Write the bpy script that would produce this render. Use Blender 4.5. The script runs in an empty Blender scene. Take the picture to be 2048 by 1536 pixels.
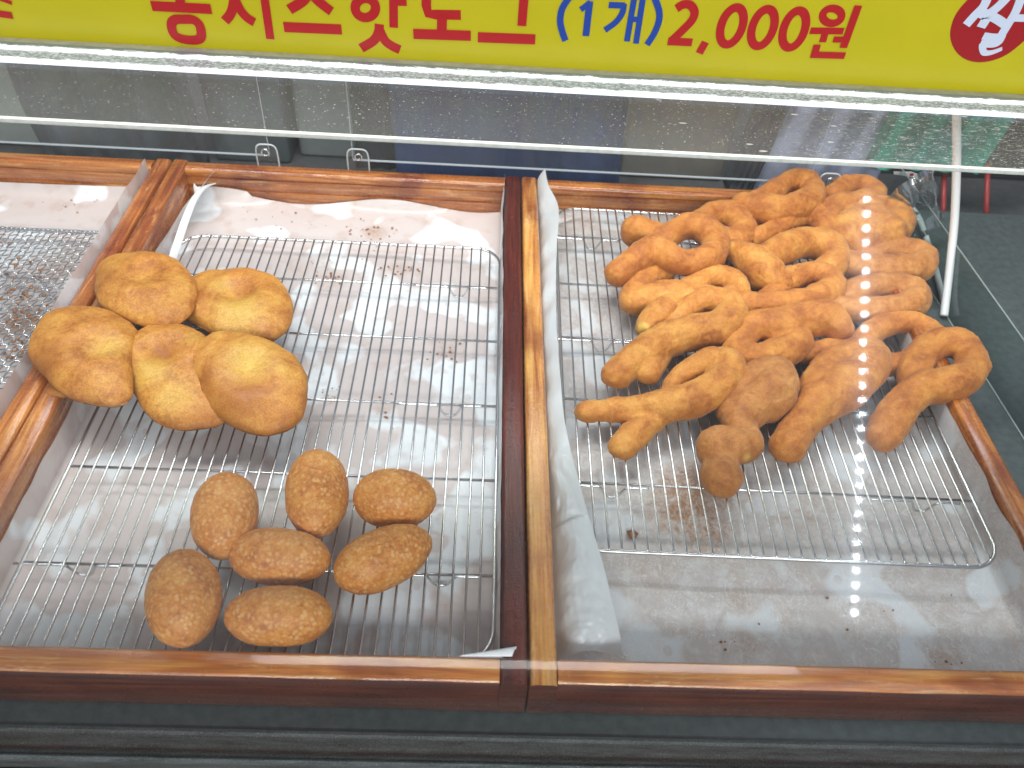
import bpy, bmesh, math, random
from mathutils import Vector, Matrix, noise
random.seed(7)
S = 0.012            # one drawing unit (about a centimetre) in metres
scn = bpy.context.scene
C = scn.collection
# ------------------------------------------------------------------ camera
YAW, PITCH, ROLL = math.radians(3.394), math.radians(45.524), math.radians(4.687)
CAM = Vector((-3.4976, -19.7529, 48.7531)); F = 1600.0
FWD = Vector((math.sin(YAW)*math.cos(PITCH), math.cos(YAW)*math.cos(PITCH), -math.sin(PITCH)))
_r = Vector((math.cos(YAW), -math.sin(YAW), 0)); _u = _r.cross(FWD)
RT = _r*math.cos(ROLL)+_u*math.sin(ROLL); UP = -_r*math.sin(ROLL)+_u*math.cos(ROLL)
cd = bpy.data.cameras.new('camera'); cam = bpy.data.objects.new('camera', cd); C.objects.link(cam)
cd.sensor_width = 36; cd.lens = F/2048*36; cd.clip_start = .01; cd.clip_end = 50
m = Matrix((RT, UP, -FWD)).transposed().to_4x4(); m.translation = CAM*S; cam.matrix_world = m
cd.dof.use_dof = True; cd.dof.focus_distance = 58*S; cd.dof.aperture_fstop = 8
scn.camera = cam
# ------------------------------------------------------------------ world, lamps, exposure
w = bpy.data.worlds.new('World'); scn.world = w; w.use_nodes = True
bg = w.node_tree.nodes['Background']; bg.inputs[0].default_value = (.80, .88, 1, 1); bg.inputs[1].default_value = .29
def area(name, loc, target, sx, sy, power, col):
    l = bpy.data.lights.new(name, 'AREA'); l.shape = 'RECTANGLE'; l.size = sx*S; l.size_y = sy*S
    l.energy = power; l.color = col
    o = bpy.data.objects.new(name, l); C.objects.link(o); o.location = Vector(loc)*S
    o.rotation_euler = (Vector(target)-Vector(loc)).to_track_quat('-Z', 'Y').to_euler()
    return o
area('ceiling_lamp', (-15, 48.5, 110), (-5, 20, 0), 130, 8, 21, (1, .98, .95))
area('front_fill_light', (10, -125, 105), (0, 10, 0), 130, 25, 28, (1, .98, .95))  # unseen fill added behind the camera to brighten the food fronts
area('ceiling_spot', (6, 71, 110), (0, 15, 0), 9, 22, 2.2, (1, .98, .95))
area('sign_tray_fill', (0, 27.5, 54), (0, 6, 0), 100, 2.5, .8, (.96, .98, 1))  # unseen fill added over the case for the sign and front trays
area('haze_fill_light', (-75, -70, 92), (-10, 20, 0), 60, 90, 3.6, (.93, .96, 1))  # unseen source added at front left for fill and pale haze on the glass
area('case_strip_lamp', (0, 33.0, 23.2), (0, 26, 0), 88, 1.2, .9, (.90, .96, 1))
scn.view_settings.view_transform = 'Standard'; scn.view_settings.look = 'None'
scn.view_settings.exposure = 0.0; scn.view_settings.gamma = 1
scn.cycles.max_bounces = 8; scn.cycles.transparent_max_bounces = 16
scn.cycles.sample_clamp_indirect = 4; scn.cycles.caustics_reflective = False; scn.cycles.caustics_refractive = False
# ------------------------------------------------------------------ helpers
def ray(x, y): return FWD + RT*((x-1024)/F) - UP*((y-768)/F)
def atz(x, y, z): d = ray(x, y); return CAM+d*((z-CAM.z)/d.z)
def aty(x, y, Y): d = ray(x, y); return CAM+d*((Y-CAM.y)/d.y)
def ppc(p): return F/((Vector(p)-CAM).dot(FWD))
def empty(name, loc):
    o = bpy.data.objects.new(name, None); C.objects.link(o); o.location = Vector(loc)*S; o['_o'] = tuple(loc)
    o.empty_display_size = .01
    return o
def tag(o, label=None, cat=None, group=None, kind=None):
    if label: o['label'] = label
    if cat: o['category'] = cat
    if group: o['group'] = group
    if kind: o['kind'] = kind
    return o
ORG = {}
def mesh(name, vs, fs, mat, parent=None, origin=None, smooth=True, attrs=None):
    if parent is not None: o0 = Vector(ORG[parent.name])
    else:
        if origin is None:
            n = len(vs); origin = (sum(v[0] for v in vs)/n, sum(v[1] for v in vs)/n, min(v[2] for v in vs))
        o0 = Vector(origin)
    me = bpy.data.meshes.new(name)
    me.from_pydata([tuple((Vector(v)-o0)*S) for v in vs], [], fs); me.update()
    if smooth:
        for p in me.polygons: p.use_smooth = True
    if mat: me.materials.append(mat)
    if attrs:
        for k, vals in attrs.items():
            a = me.attributes.new(k, 'FLOAT', 'POINT'); a.data.foreach_set('value', vals)
    o = bpy.data.objects.new(name, me); C.objects.link(o)
    if parent is not None: o.parent = parent
    else: o.location = o0*S
    ORG[o.name] = tuple(o0)
    return o
def root(name, loc, label, cat, group=None):
    o = empty(name, loc); ORG[o.name] = tuple(loc); tag(o, label, cat, group); return o
class MB:
    def __init__(s): s.v = []; s.f = []
    def add(s, v, f):
        n = len(s.v); s.v += [Vector(a) for a in v]; s.f += [[i+n for i in q] for q in f]
    def box(s, a, b, bev=0.0):
        bm = bmesh.new(); bmesh.ops.create_cube(bm, size=1)
        for v in bm.verts:
            v.co = Vector(((a[0]+b[0])/2+v.co.x*(b[0]-a[0]), (a[1]+b[1])/2+v.co.y*(b[1]-a[1]), (a[2]+b[2])/2+v.co.z*(b[2]-a[2])))
        if bev: bmesh.ops.bevel(bm, geom=bm.edges[:], offset=bev, segments=3, profile=.5, affect='EDGES')
        s.bm(bm)
    def bm(s, bm):
        bm.verts.index_update(); s.add([v.co.copy() for v in bm.verts], [[v.index for v in f.verts] for f in bm.faces]); bm.free()
    def tube(s, pts, r, n=8, closed=False, cap=True):
        pts = [Vector(p) for p in pts]; N = len(pts); base = len(s.v)
        rr = r if isinstance(r, (list, tuple)) else [r]*N
        pn = None
        for i, p in enumerate(pts):
            if closed: t = pts[(i+1) % N]-pts[i-1]
            else: t = pts[min(i+1, N-1)]-pts[max(i-1, 0)]
            t.normalize()
            if pn is None: pn = t.orthogonal().normalized()
            pn = (pn-t*pn.dot(t)).normalized(); b = t.cross(pn)
            for k in range(n):
                a = 2*math.pi*k/n; s.v.append(p+(pn*math.cos(a)+b*math.sin(a))*rr[i])
        for i in range(N if closed else N-1):
            for k in range(n):
                a0 = base+i*n; a1 = base+((i+1) % N)*n
                s.f.append([a0+k, a0+(k+1) % n, a1+(k+1) % n, a1+k])
        if cap and not closed:
            s.f.append([base+k for k in range(n)][::-1]); s.f.append([base+(N-1)*n+k for k in range(n)])
    def build(s, name, mat, parent=None, **k): return mesh(name, s.v, s.f, mat, parent, **k)
def catmull(pts, n=8, closed=False):
    P = [Vector(p) for p in pts]; out = []; N = len(P)
    for i in range(N if closed else N-1):
        if closed: a, b, c, d = P[i-1], P[i], P[(i+1) % N], P[(i+2) % N]
        else: a, b, c, d = P[max(i-1, 0)], P[i], P[i+1], P[min(i+2, N-1)]
        for k in range(n):
            t = k/n
            out.append(.5*((2*b)+(c-a)*t+(2*a-5*b+4*c-d)*t*t+(3*b-a-3*c+d)*t**3))
    if not closed: out.append(P[-1])
    return out
def N3(p, s=1.0, o=0.0): return noise.noise(Vector((p[0]*s+o, p[1]*s+o*1.7, p[2]*s-o)))
# ------------------------------------------------------------------ materials
class NT:
    def __init__(s, name):
        s.m = bpy.data.materials.new(name); s.m.use_nodes = True; s.t = s.m.node_tree; s.n = s.t.nodes
        s.b = s.n['Principled BSDF']; s.out = s.n['Material Output']
        s.tc = s.n.new('ShaderNodeTexCoord')
    def link(s, a, b): s.t.links.new(a, b)
    def map(s, scale=(1, 1, 1), rot=(0, 0, 0), loc=(0, 0, 0)):
        n = s.n.new('ShaderNodeMapping'); n.inputs['Scale'].default_value = [v/S for v in scale]
        n.inputs['Rotation'].default_value = rot; n.inputs['Location'].default_value = loc
        s.link(s.tc.outputs['Object'], n.inputs[0]); return n.outputs[0]
    def noise(s, vec, scale=1, detail=3, rough=.5, dist=0, col=False):
        n = s.n.new('ShaderNodeTexNoise'); n.inputs['Scale'].default_value = scale; n.inputs['Detail'].default_value = detail
        n.inputs['Roughness'].default_value = rough; n.inputs['Distortion'].default_value = dist
        s.link(vec, n.inputs['Vector']); return n.outputs['Color' if col else 'Fac']
    def voro(s, vec, scale=1, feat='F1', rnd=1, out='Distance'):
        n = s.n.new('ShaderNodeTexVoronoi'); n.feature = feat; n.inputs['Scale'].default_value = scale
        n.inputs['Randomness'].default_value = rnd
        s.link(vec, n.inputs['Vector']); return n.outputs[out]
    def ramp(s, fac, stops, interp='LINEAR'):
        n = s.n.new('ShaderNodeValToRGB'); e = n.color_ramp.elements; n.color_ramp.interpolation = interp
        while len(e) < len(stops): e.new(.5)
        for i, (p, c) in enumerate(stops):
            e[i].position = p; e[i].color = (c, c, c, 1) if isinstance(c, (int, float)) else (*c, 1)
        s.link(fac, n.inputs[0]); return n.outputs[0]
    def mix(s, fac, a, b, mode='MIX'):
        n = s.n.new('ShaderNodeMix'); n.data_type = 'RGBA'; n.blend_type = mode
        for v, i in ((fac, 0), (a, 6), (b, 7)):
            if hasattr(v, 'is_linked'): s.link(v, n.inputs[i])
            elif isinstance(v, (int, float)): n.inputs[i].default_value = v if i == 0 else (v, v, v, 1)
            else: n.inputs[i].default_value = (*v, 1)
        return n.outputs[2]
    def math(s, op, a, b=0.0, c=None):
        n = s.n.new('ShaderNodeMath'); n.operation = op
        for v, i in ((a, 0), (b, 1), (c, 2)):
            if v is None: continue
            if hasattr(v, 'is_linked'): s.link(v, n.inputs[i])
            else: n.inputs[i].default_value = v
        return n.outputs[0]
    def attr(s, name):
        n = s.n.new('ShaderNodeAttribute'); n.attribute_name = name; return n.outputs['Fac']
    def bump(s, h, strength=.3, dist=.05, normal=None):
        n = s.n.new('ShaderNodeBump'); n.inputs['Strength'].default_value = strength; n.inputs['Distance'].default_value = dist*S
        s.link(h, n.inputs['Height'])
        if normal is not None: s.link(normal, n.inputs['Normal'])
        s.link(n.outputs[0], s.b.inputs['Normal']); return n.outputs[0]
    def set(s, **k):
        for a, v in k.items():
            i = s.b.inputs[a.replace('_', ' ')]
            if hasattr(v, 'is_linked'): s.link(v, i)
            elif isinstance(v, tuple): i.default_value = (*v, 1)
            else: i.default_value = v
def wood(name, axis, dark, mid, light, seed, rough=.22, spec=.5, drops=.0, dark_amt=.35, coat=.8):
    t = NT(name)
    sc = (.05, 1, 1) if axis == 'x' else (1, .05, 1)
    v = t.map(sc, loc=(seed*1.3, seed*2.1, seed*.7))
    g = t.noise(v, 1.1, 4, .55, 1.4)
    g2 = t.noise(t.map(tuple(a*5 if a == 1 else .16 for a in sc), loc=(seed, 0, 3)), 1.4, 5, .6, .3)
    wear = t.noise(t.map(tuple(a*.9 if a == 1 else .10 for a in sc), loc=(seed*2, 5, 1)), 1.6, 6, .75, .8)
    p = t.noise(t.map((.12, .12, .12), loc=(0, seed*3.3, 0)), 1.0, 3, .5, .6)
    c = t.ramp(g, [(.28, dark), (.47, mid), (.66, light), (.8, mid)])
    c2 = t.ramp(g2, [(.35, .55), (.6, 1.0)])
    c = t.mix(.75, c, t.mix(1, c, c2, 'MULTIPLY'))
    c = t.mix(t.ramp(p, [(.52-dark_amt*.3, 0.0), (.75-dark_amt*.3, .85)]), c, t.mix(1, c, (.42, .20, .12), 'MULTIPLY'))
    if seed != 5 and seed != 31: c = t.mix(t.ramp(wear, [(.55, 0.0), (.66, .55)]), c, (.80, .46, .19))
    t.set(Base_Color=c)
    r = t.noise(t.map((1, 1, 1)), 2.2, 4, .6)
    t.set(Roughness=t.ramp(r, [(.3, rough*.7), (.7, rough*1.8)]), Specular_IOR_Level=spec)
    t.set(Coat_Weight=coat, Coat_Roughness=.10)
    h = t.mix(.4, t.noise(t.map((1, 1, 1)), 7, 3, .6), g2)
    if drops:
        d = t.noise(t.map((1, 1, 1)), 3.2, 4, .75)
        d = t.ramp(d, [(.42, 0.0), (.60, 1.0)])
        h = t.mix(drops, h, d, 'ADD')
    nb = t.bump(h, .35+drops*.5, .05)
    t.link(nb, t.b.inputs['Coat Normal'])
    return t.m
def fried(name, dark, mid, pale, seed, blister=False, fuzz=False, pal=(.66, .42, .085)):
    t = NT(name)
    v = t.map((1, 1, 1), loc=(seed, seed*2, seed*3))
    a = t.noise(v, .55, 4, .6, .5); b = t.noise(v, 2.6, 5, .75); c3 = t.noise(v, 7.5, 3, .75)
    fac = t.math('ADD', t.math('MULTIPLY', a, .68 if fuzz else .55), t.math('MULTIPLY', b, .32 if fuzz else .45))
    c = t.ramp(fac, [(.36, dark), (.50, mid), (.64, pale)])
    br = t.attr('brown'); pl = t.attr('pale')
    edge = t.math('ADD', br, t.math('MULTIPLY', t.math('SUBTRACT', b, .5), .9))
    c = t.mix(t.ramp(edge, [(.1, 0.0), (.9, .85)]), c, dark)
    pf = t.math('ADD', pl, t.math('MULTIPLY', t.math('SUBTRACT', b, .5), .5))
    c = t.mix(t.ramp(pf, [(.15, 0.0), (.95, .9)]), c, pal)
    sp = t.ramp(c3, [(.34, .66), (.5, 1.0), (.68, 1.22)])
    c = t.mix(.55 if fuzz else .75, c, t.mix(1, c, sp, 'MULTIPLY'))
    h = t.mix(.5, b, c3)
    if blister:
        vd = t.mix(.12, v, t.noise(v, 2, 2, .5, col=True), 'ADD')
        d = t.voro(vd, 2.9); ring = t.ramp(d, [(.12, .75), (.27, 1.0), (.38, .30), (.55, .0)])
        msk = t.ramp(t.noise(v, .9, 2, .5), [(.36, .3), (.6, 1.0)])
        c = t.mix(t.math('MULTIPLY', t.math('MULTIPLY', ring, msk), .75), c, (.78, .46, .18))
        d2 = t.voro(vd, 8.5); c = t.mix(t.ramp(d2, [(.1, .28), (.35, 0.0)]), c, (.62, .36, .13))
        h = t.mix(.75, h, ring)
    t.set(Base_Color=c, Specular_IOR_Level=.38)
    t.set(Roughness=t.ramp(t.noise(v, 1.4, 3, .6), [(.3, .40), (.7, .62)] if not fuzz else [(.3, .5), (.7, .72)]))
    t.set(Subsurface_Weight=.12, Subsurface_Scale=.35*S)
    t.b.inputs['Subsurface Radius'].default_value = (1, .45, .18)
    t.set(Sheen_Weight=.12 if fuzz else .0, Sheen_Roughness=.5)
    t.bump(h, .62 if fuzz else .5, .075)
    return t.m
def plain(name, col, rough=.5, metal=0.0, bump=0.0, bscale=3.0, var=.0, **k):
    t = NT(name)
    v = t.map((1, 1, 1)); n = t.noise(v, bscale, 4, .6)
    if var: t.set(Base_Color=t.mix(t.ramp(t.noise(v, bscale*.25, 4, .6), [(.3, 0.0), (.7, 1.0)]), col, tuple(x*(1-var) for x in col)))
    else: t.set(Base_Color=col)
    t.set(Roughness=rough, Metallic=metal, **k)
    if bump: t.bump(n, bump, .05)
    return t.m
def glassy(name, tint=(.97, .99, .98), ior=1.3, rough=.02, haze=0.0, dust=None, blur=0):
    t = NT(name); t.n.remove(t.b)
    tr = t.n.new('ShaderNodeBsdfTransparent'); tr.inputs[0].default_value = (*tint, 1)
    gl = t.n.new('ShaderNodeBsdfGlossy'); gl.inputs['Roughness'].default_value = rough
    if blur:
        g2 = t.n.new('ShaderNodeBsdfGlossy'); g2.inputs['Roughness'].default_value = blur; g3 = t.n.new('ShaderNodeMixShader'); g3.inputs[0].default_value = .45
        t.link(gl.outputs[0], g3.inputs[1]); t.link(g2.outputs[0], g3.inputs[2]); gl = g3
    fr = t.n.new('ShaderNodeFresnel'); fr.inputs[0].default_value = ior
    mx = t.n.new('ShaderNodeMixShader'); t.link(fr.outputs[0], mx.inputs[0]); t.link(tr.outputs[0], mx.inputs[1]); t.link(gl.outputs[0], mx.inputs[2])
    last = mx.outputs[0]
    if haze or dust:
        df = t.n.new('ShaderNodeBsdfDiffuse'); df.inputs[0].default_value = (.75, .8, .82, 1)
        tl = t.n.new('ShaderNodeBsdfTranslucent'); tl.inputs[0].default_value = (.75, .8, .82, 1)
        ad = t.n.new('ShaderNodeMixShader'); ad.inputs[0].default_value = .5
        t.link(df.outputs[0], ad.inputs[1]); t.link(tl.outputs[0], ad.inputs[2])
        m2 = t.n.new('ShaderNodeMixShader'); t.link(last, m2.inputs[1]); t.link(ad.outputs[0], m2.inputs[2])
        if dust: t.link(dust(t), m2.inputs[0])
        else: m2.inputs[0].default_value = haze
        last = m2.outputs[0]
    t.link(last, t.out.inputs['Surface'])
    return t.m
def emit(name, col, st):
    t = NT(name); t.set(Base_Color=(.8, .8, .8), Emission_Color=col, Emission_Strength=st); return t.m
def translucent(m, amt, col):
    t = m.node_tree; out = t.nodes['Material Output']; b = t.nodes['Principled BSDF']
    tl = t.nodes.new('ShaderNodeBsdfTranslucent'); tl.inputs[0].default_value = (*col, 1)
    mx = t.nodes.new('ShaderNodeMixShader'); mx.inputs[0].default_value = amt
    t.links.new(b.outputs[0], mx.inputs[1]); t.links.new(tl.outputs[0], mx.inputs[2]); t.links.new(mx.outputs[0], out.inputs['Surface'])
    return m
M = {}
D, MI, L = (.24, .05, .010), (.48, .145, .024), (.70, .28, .055)
for i in range(3):
    M['wx%d' % i] = wood('varnished_pine_across_%d' % i, 'x', D, MI, L, 3+i*5)
    M['wy%d' % i] = wood('varnished_pine_along_%d' % i, 'y', D, MI, L, 4+i*7)
M['amber'] = wood('amber_varnished_pine', 'y', (.30, .07, .012), (.58, .22, .04), (.75, .40, .10), 11, drops=.3, dark_amt=.15)
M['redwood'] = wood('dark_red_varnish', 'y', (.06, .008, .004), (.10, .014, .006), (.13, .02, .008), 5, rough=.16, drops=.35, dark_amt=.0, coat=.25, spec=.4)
M['frontwood'] = wood('front_rail_varnish', 'x', (.34, .07, .012), (.60, .185, .028), (.74, .34, .075), 23, rough=.16, drops=.25, dark_amt=.15)
M['frontdark'] = wood('dark_red_brown_front', 'x', (.05, .013, .008), (.12, .028, .012), (.17, .045, .02), 31, rough=.3, dark_amt=.1)  # darker red-brown for the outer front faces of the trays
M['bottom'] = plain('tray_bottom', (.35, .16, .06), .6)
M['steel'] = plain('stainless_wire', (.66, .67, .68), .22, 1.0, .15, 8)
def paper(name, seed, grease=.5, film=False, tint=(.84, .87, .90), gcol=(.67, .595, .58), grad=0):
    t = NT(name); v = t.map((1, 1, 1), loc=(seed*3.1, seed, 0))
    n = t.noise(v, .20, 2, .4, .25)
    if grad:
        sy = t.n.new('ShaderNodeSeparateXYZ'); t.link(t.tc.outputs['Object'], sy.inputs[0])
        n = t.math('ADD', n, t.math('MULTIPLY', sy.outputs[1], grad/(S*25)))
    big = t.ramp(n, [(grease-.03, 0.0), (grease+.02, 1.0)])
    sm = t.ramp(t.voro(t.map((1, .8, 1), loc=(seed, 3, 0)), .55), [(.15, .6), (.19, 0.0)])
    fac = t.mix(1, big, sm, 'LIGHTEN')
    c = t.mix(fac, tint, gcol)
    n2 = t.noise(v, .5, 3, .5)
    c = t.mix(t.ramp(n2, [(.54, 0.0), (.72, .6)]), c, (.55, .43, .38))
    br = t.attr('brown'); c = t.mix(t.math('MULTIPLY', br, t.ramp(t.noise(v, 3, 4, .7), [(.35, .35), (.6, 1.0)])), c, (.36, .15, .04))
    bump = t.noise(v, .9, 3, .5)
    if film:
        f1 = t.noise(t.map((1, .7, 1), rot=(0, 0, .5)), .85, 3, .45, 2.5)
        st = t.ramp(f1, [(.487, 0.0), (.50, 1.0), (.513, 0.0)])
        f2 = t.noise(t.map((1, .6, 1), rot=(0, 0, 2.2), loc=(4, 9, 0)), 1.1, 4, .55, 2.5)
        st2 = t.ramp(f2, [(.485, 0.0), (.50, 1.0), (.515, 0.0)])
        cl = t.ramp(t.noise(v, .8, 5, .7, .5), [(.45, 0.0), (.62, .5)])
        c = t.mix(cl, c, (.72, .72, .71))
        stt = t.mix(1, st, st2, 'LIGHTEN')
        msk = t.ramp(t.noise(v, .25, 3, .5), [(.34, .15), (.5, .8)])
        c = t.mix(t.math('MULTIPLY', stt, msk), c, (.84, .84, .84))
        bump = t.mix(.6, bump, t.noise(v, 2.5, 5, .7, 2.0))
    t.set(Base_Color=c, Roughness=t.ramp(fac, [(0, .55), (1, .26)]), Specular_IOR_Level=.5)
    t.bump(bump, .35 if not film else .5, .12)
    return t.m
M['paperA'] = paper('waxed_paper_left', 2.0, .42)
M['paperB'] = paper('waxed_paper_middle', 7.3, .475, grad=.06)
M['paperC'] = paper('waxed_paper_right', 5.1, .44, True, (.68, .70, .73), (.54, .485, .465))
M['flap'] = plain('glossy_waxed_flap', (.72, .76, .78), .14, 0, .6, 2.4)
for k_ in ('paperA', 'paperB', 'paperC', 'flap'): translucent(M[k_], .3 if k_ == 'flap' else .10, (.86, .88, .90))
# ------------------------------------------------------------------ setting: case floor and counter
fl = plain('case_floor_metal', (.11, .135, .135), .38, .3, .25, 6, .35)
b = MB(); b.box((-75, -1.35, -1.2), (60, 58.5, -.02), .06)
tag(b.build('counter_floor', fl, smooth=False), kind='structure')
dk = plain('back_counter_metal', (.10, .105, .11), .5, .2, .1, 3, .3)
b = MB(); b.box((-130, 59.5, -6), (140, 175, -4.5), .1)
tag(b.build('back_floor', dk, smooth=False), kind='structure')
# ------------------------------------------------------------------ display case
case = root('display_case', (0, -3, -3), 'clear slanted glass display case holding the wooden trays, with dull metal ledge', 'display case')
gut = NT('dirty_ledge_metal'); v = gut.map((.15, 1, 1)); n1 = gut.noise(v, 2.4, 5, .7)
n2 = gut.noise(gut.map((1, 1, 1)), 9, 4, .8)
gut.set(Base_Color=gut.mix(gut.ramp(n2, [(.52, 0.0), (.72, .55)]), gut.ramp(n1, [(.3, (.05, .065, .06)), (.7, (.17, .20, .205))]), (.5, .52, .52)), Roughness=.42, Metallic=.35)
gut.bump(n2, .4, .05)
b = MB()
prof = [(-1.36, -.3), (-1.36, .10), (-1.42, .22), (-1.60, .26), (-1.78, .20), (-1.9, -.25), (-2.0, -.62), (-2.75, -.72), (-2.85, -.55), (-2.9, -.05), (-3.02, .02), (-3.16, .0), (-3.22, -.2), (-3.25, -3.0), (-1.36, -3.0)]
def extrude_x(b, prof, x0, x1, nx=1):
    n = len(prof); vs = []
    for i in range(nx+1):
        x = x0+(x1-x0)*i/nx
        vs += [(x, p[0], p[1]) for p in prof]
    fs = [[i*n+k, (i+1)*n+k, (i+1)*n+(k+1) % n, i*n+(k+1) % n] for i in range(nx) for k in range(n)]
    fs.append(list(range(n))); fs.append([nx*n+k for k in range(n)][::-1])
    b.add(vs, fs)
extrude_x(b, prof, -75, 60)
b.build('ledge', gut.m, case, smooth=False)
b = MB(); b.box((-75, -5.2, -30), (60, -3.3, -1.2), .1)
b.build('front_panel', plain('brown_counter_front', (.16, .07, .05), .5, 0, .1, 2, .3), case, smooth=False)
a0, a1 = Vector((0, 0.0, 9.0)), Vector((0, 24.75, 23.95))
gn = Vector((0, -(a1.z-a0.z), a1.y-a0.y)).normalized()
def slab(b, p0, p1, x0, x1, th, n):
    o = n*th
    vs = [(x0, p0.y, p0.z), (x1, p0.y, p0.z), (x1, p1.y, p1.z), (x0, p1.y, p1.z)]
    b.add(vs, [[0, 1, 2, 3]])
b = MB(); gp = catmull([(0, -2.93, .03), (0, -2.95, 2.2), (0, -2.88, 4.4), (0, -2.2, 6.9), (0, -1.1, 8.2), (0, 0, 9.0)], 5)+[a1]
for p, q in zip(gp, gp[1:]): slab(b, p, q, -60, 42.2, .3, gn)
bmw = bmesh.new(); vv = [bmw.verts.new(v) for v in b.v]
for f in b.f: bmw.faces.new([vv[i] for i in f])
bmesh.ops.remove_doubles(bmw, verts=bmw.verts[:], dist=.001); b.v = []; b.f = []; b.bm(bmw)
b.build('front_glass', glassy('front_glass_clear', (.965, .985, .985), 1.33, .035, blur=.15, haze=.014), case)
def dust(t):
    v = t.map((.7, 1, 1)); d = t.voro(v, 3.3); m1 = t.ramp(d, [(.08, 1.0), (.15, 0.0)])
    d2 = t.voro(t.map((.3, 1, 1), loc=(3, 1, 0)), 1.1); m2 = t.ramp(d2, [(.07, 1.0), (.11, 0.0)])
    msk = t.ramp(t.noise(t.map((.3, 1, 1), loc=(2, 2, 0)), .5, 3, .5), [(.40, .15), (.65, .9)])
    sx = t.n.new('ShaderNodeSeparateXYZ'); t.link(t.tc.outputs['Object'], sx.inputs[0])
    xr = t.math('MULTIPLY', sx.outputs[0], 1/(S*40)); 
    st = t.noise(t.map((.35, 1.6, 1), rot=(0, 0, -.12)), 3.5, 5, .8, 1.5)
    s3 = t.math('MULTIPLY', t.ramp(st, [(.56, 0.0), (.62, 1.0)]), t.ramp(xr, [(.30, 0.0), (.65, 1.0)]))
    s4 = t.math('MULTIPLY', t.ramp(t.noise(t.map((1, 1, 1)), 5, 3, .7), [(.64, 0.0), (.69, .9)]), t.ramp(xr, [(.0, .45), (.35, 1.0)]))
    e = t.mix(1, t.math('MULTIPLY', m1, msk), t.math('MULTIPLY', m2, t.ramp(xr, [(.0, .1), (.3, 1.0)])), 'LIGHTEN')
    e = t.mix(1, e, s3, 'LIGHTEN'); e = t.mix(1, e, s4, 'LIGHTEN')
    return t.math('ADD', t.math('MULTIPLY', e, .8), .12)
b = MB(); b.add([(-60, 25.1, 24.05), (60, 25.1, 24.05), (60, 35.2, 24.05), (-60, 35.2, 24.05)], [[0, 1, 2, 3]])
b.build('top_glass', glassy('top_glass_dusty', (.95, .98, .98), 1.12, .05, dust=dust), case, smooth=False)
fe = plain('frosted_glass_edge', (.72, .76, .70), .5, 0, .5, 9, .2)
b = MB(); b.box((-60, 24.78, 23.86), (60, 25.08, 24.14), .03)
b.build('glass_edge', fe, case, smooth=False)
# lit channel under the sign
ch = NT('lit_aluminium_channel'); v = ch.map((.5, 1, 1)); n = ch.noise(v, 6, 5, .85)
sy = ch.n.new('ShaderNodeSeparateXYZ'); ch.link(ch.tc.outputs['Object'], sy.inputs[0])
yy = ch.math('DIVIDE', sy.outputs[1], S)      # local y in units, 32.1 .. 34.7 measured from the case origin at -3
wob = ch.math('MULTIPLY', ch.math('SUBTRACT', ch.noise(ch.map((.35, .8, .8)), 2.2, 7, .85), .5), 1.5)
yy = ch.math('ADD', ch.math('SUBTRACT', yy, 35.0), wob)   # 0.1 .. 2.7
band = ch.ramp(ch.math('DIVIDE', yy, 3), [(.0, .9), (.12, .95), (.18, .05), (.46, .10), (.55, 1.0), (.72, 1.0), (.78, .05), (1, .02)])
spk = ch.ramp(n, [(.46, 0.0), (.56, 1.0)])
em = ch.mix(1, band, ch.math('MULTIPLY', spk, ch.ramp(ch.math('DIVIDE', yy, 3), [(.0, .2), (.2, .42), (.75, .5), (.8, 0.0)])), 'LIGHTEN')
ch.set(Base_Color=(.17, .21, .25), Roughness=.35, Metallic=.5, Emission_Color=(.9, .96, 1))
ch.set(Emission_Strength=ch.math('MULTIPLY', em, 1.25)); ch.bump(n, .4, .06)
led = root('strip_light', (0, 32.1, 24.1), 'long brightly lit strip along the top glass, right under the yellow sign', 'strip light')
ORG[led.name] = (0, 32.1, 24.1)
b = MB(); b.box((-60, 32.1, 24.08), (60, 34.75, 24.35), .05)
o = b.build('diffuser', ch.m, case, smooth=False); o.parent = None
# re-home the diffuser under the strip light while keeping its local coordinates
bpy.data.objects.remove(o)
ORG[led.name] = (0, -3, -3); led.location = Vector((0, -3, -3))*S
b.build('diffuser', ch.m, led, smooth=False)
led2 = MB(); led2.box((-60, 34.76, 24.08), (60, 35.5, 24.30), .04)
led2.build('housing', plain('grey_housing', (.42, .42, .38), .4, .4, .3, 5, .3), led, smooth=False)
# right end of the case
sg = glassy('side_glass', (.80, .88, .86), 1.5, .02)
b = MB(); b.add([(41.3, 58, 0), (43.4, -2.8, 0), (43.4, -2.8, 5.6), (41.3, 58, 5.6)], [[0, 1, 2, 3]])
b.build('side_glass', sg, case, smooth=False)
b = MB(); b.tube([(41.3, 58, 5.65), (43.4, -2.8, 5.65)], .07, 6); b.tube([(41.25, 58, .03), (43.35, -2.8, .03)], .07, 6)
b.build('side_glass_edge', plain('pale_glass_edge', (.30, .36, .35), .3), case)
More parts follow.
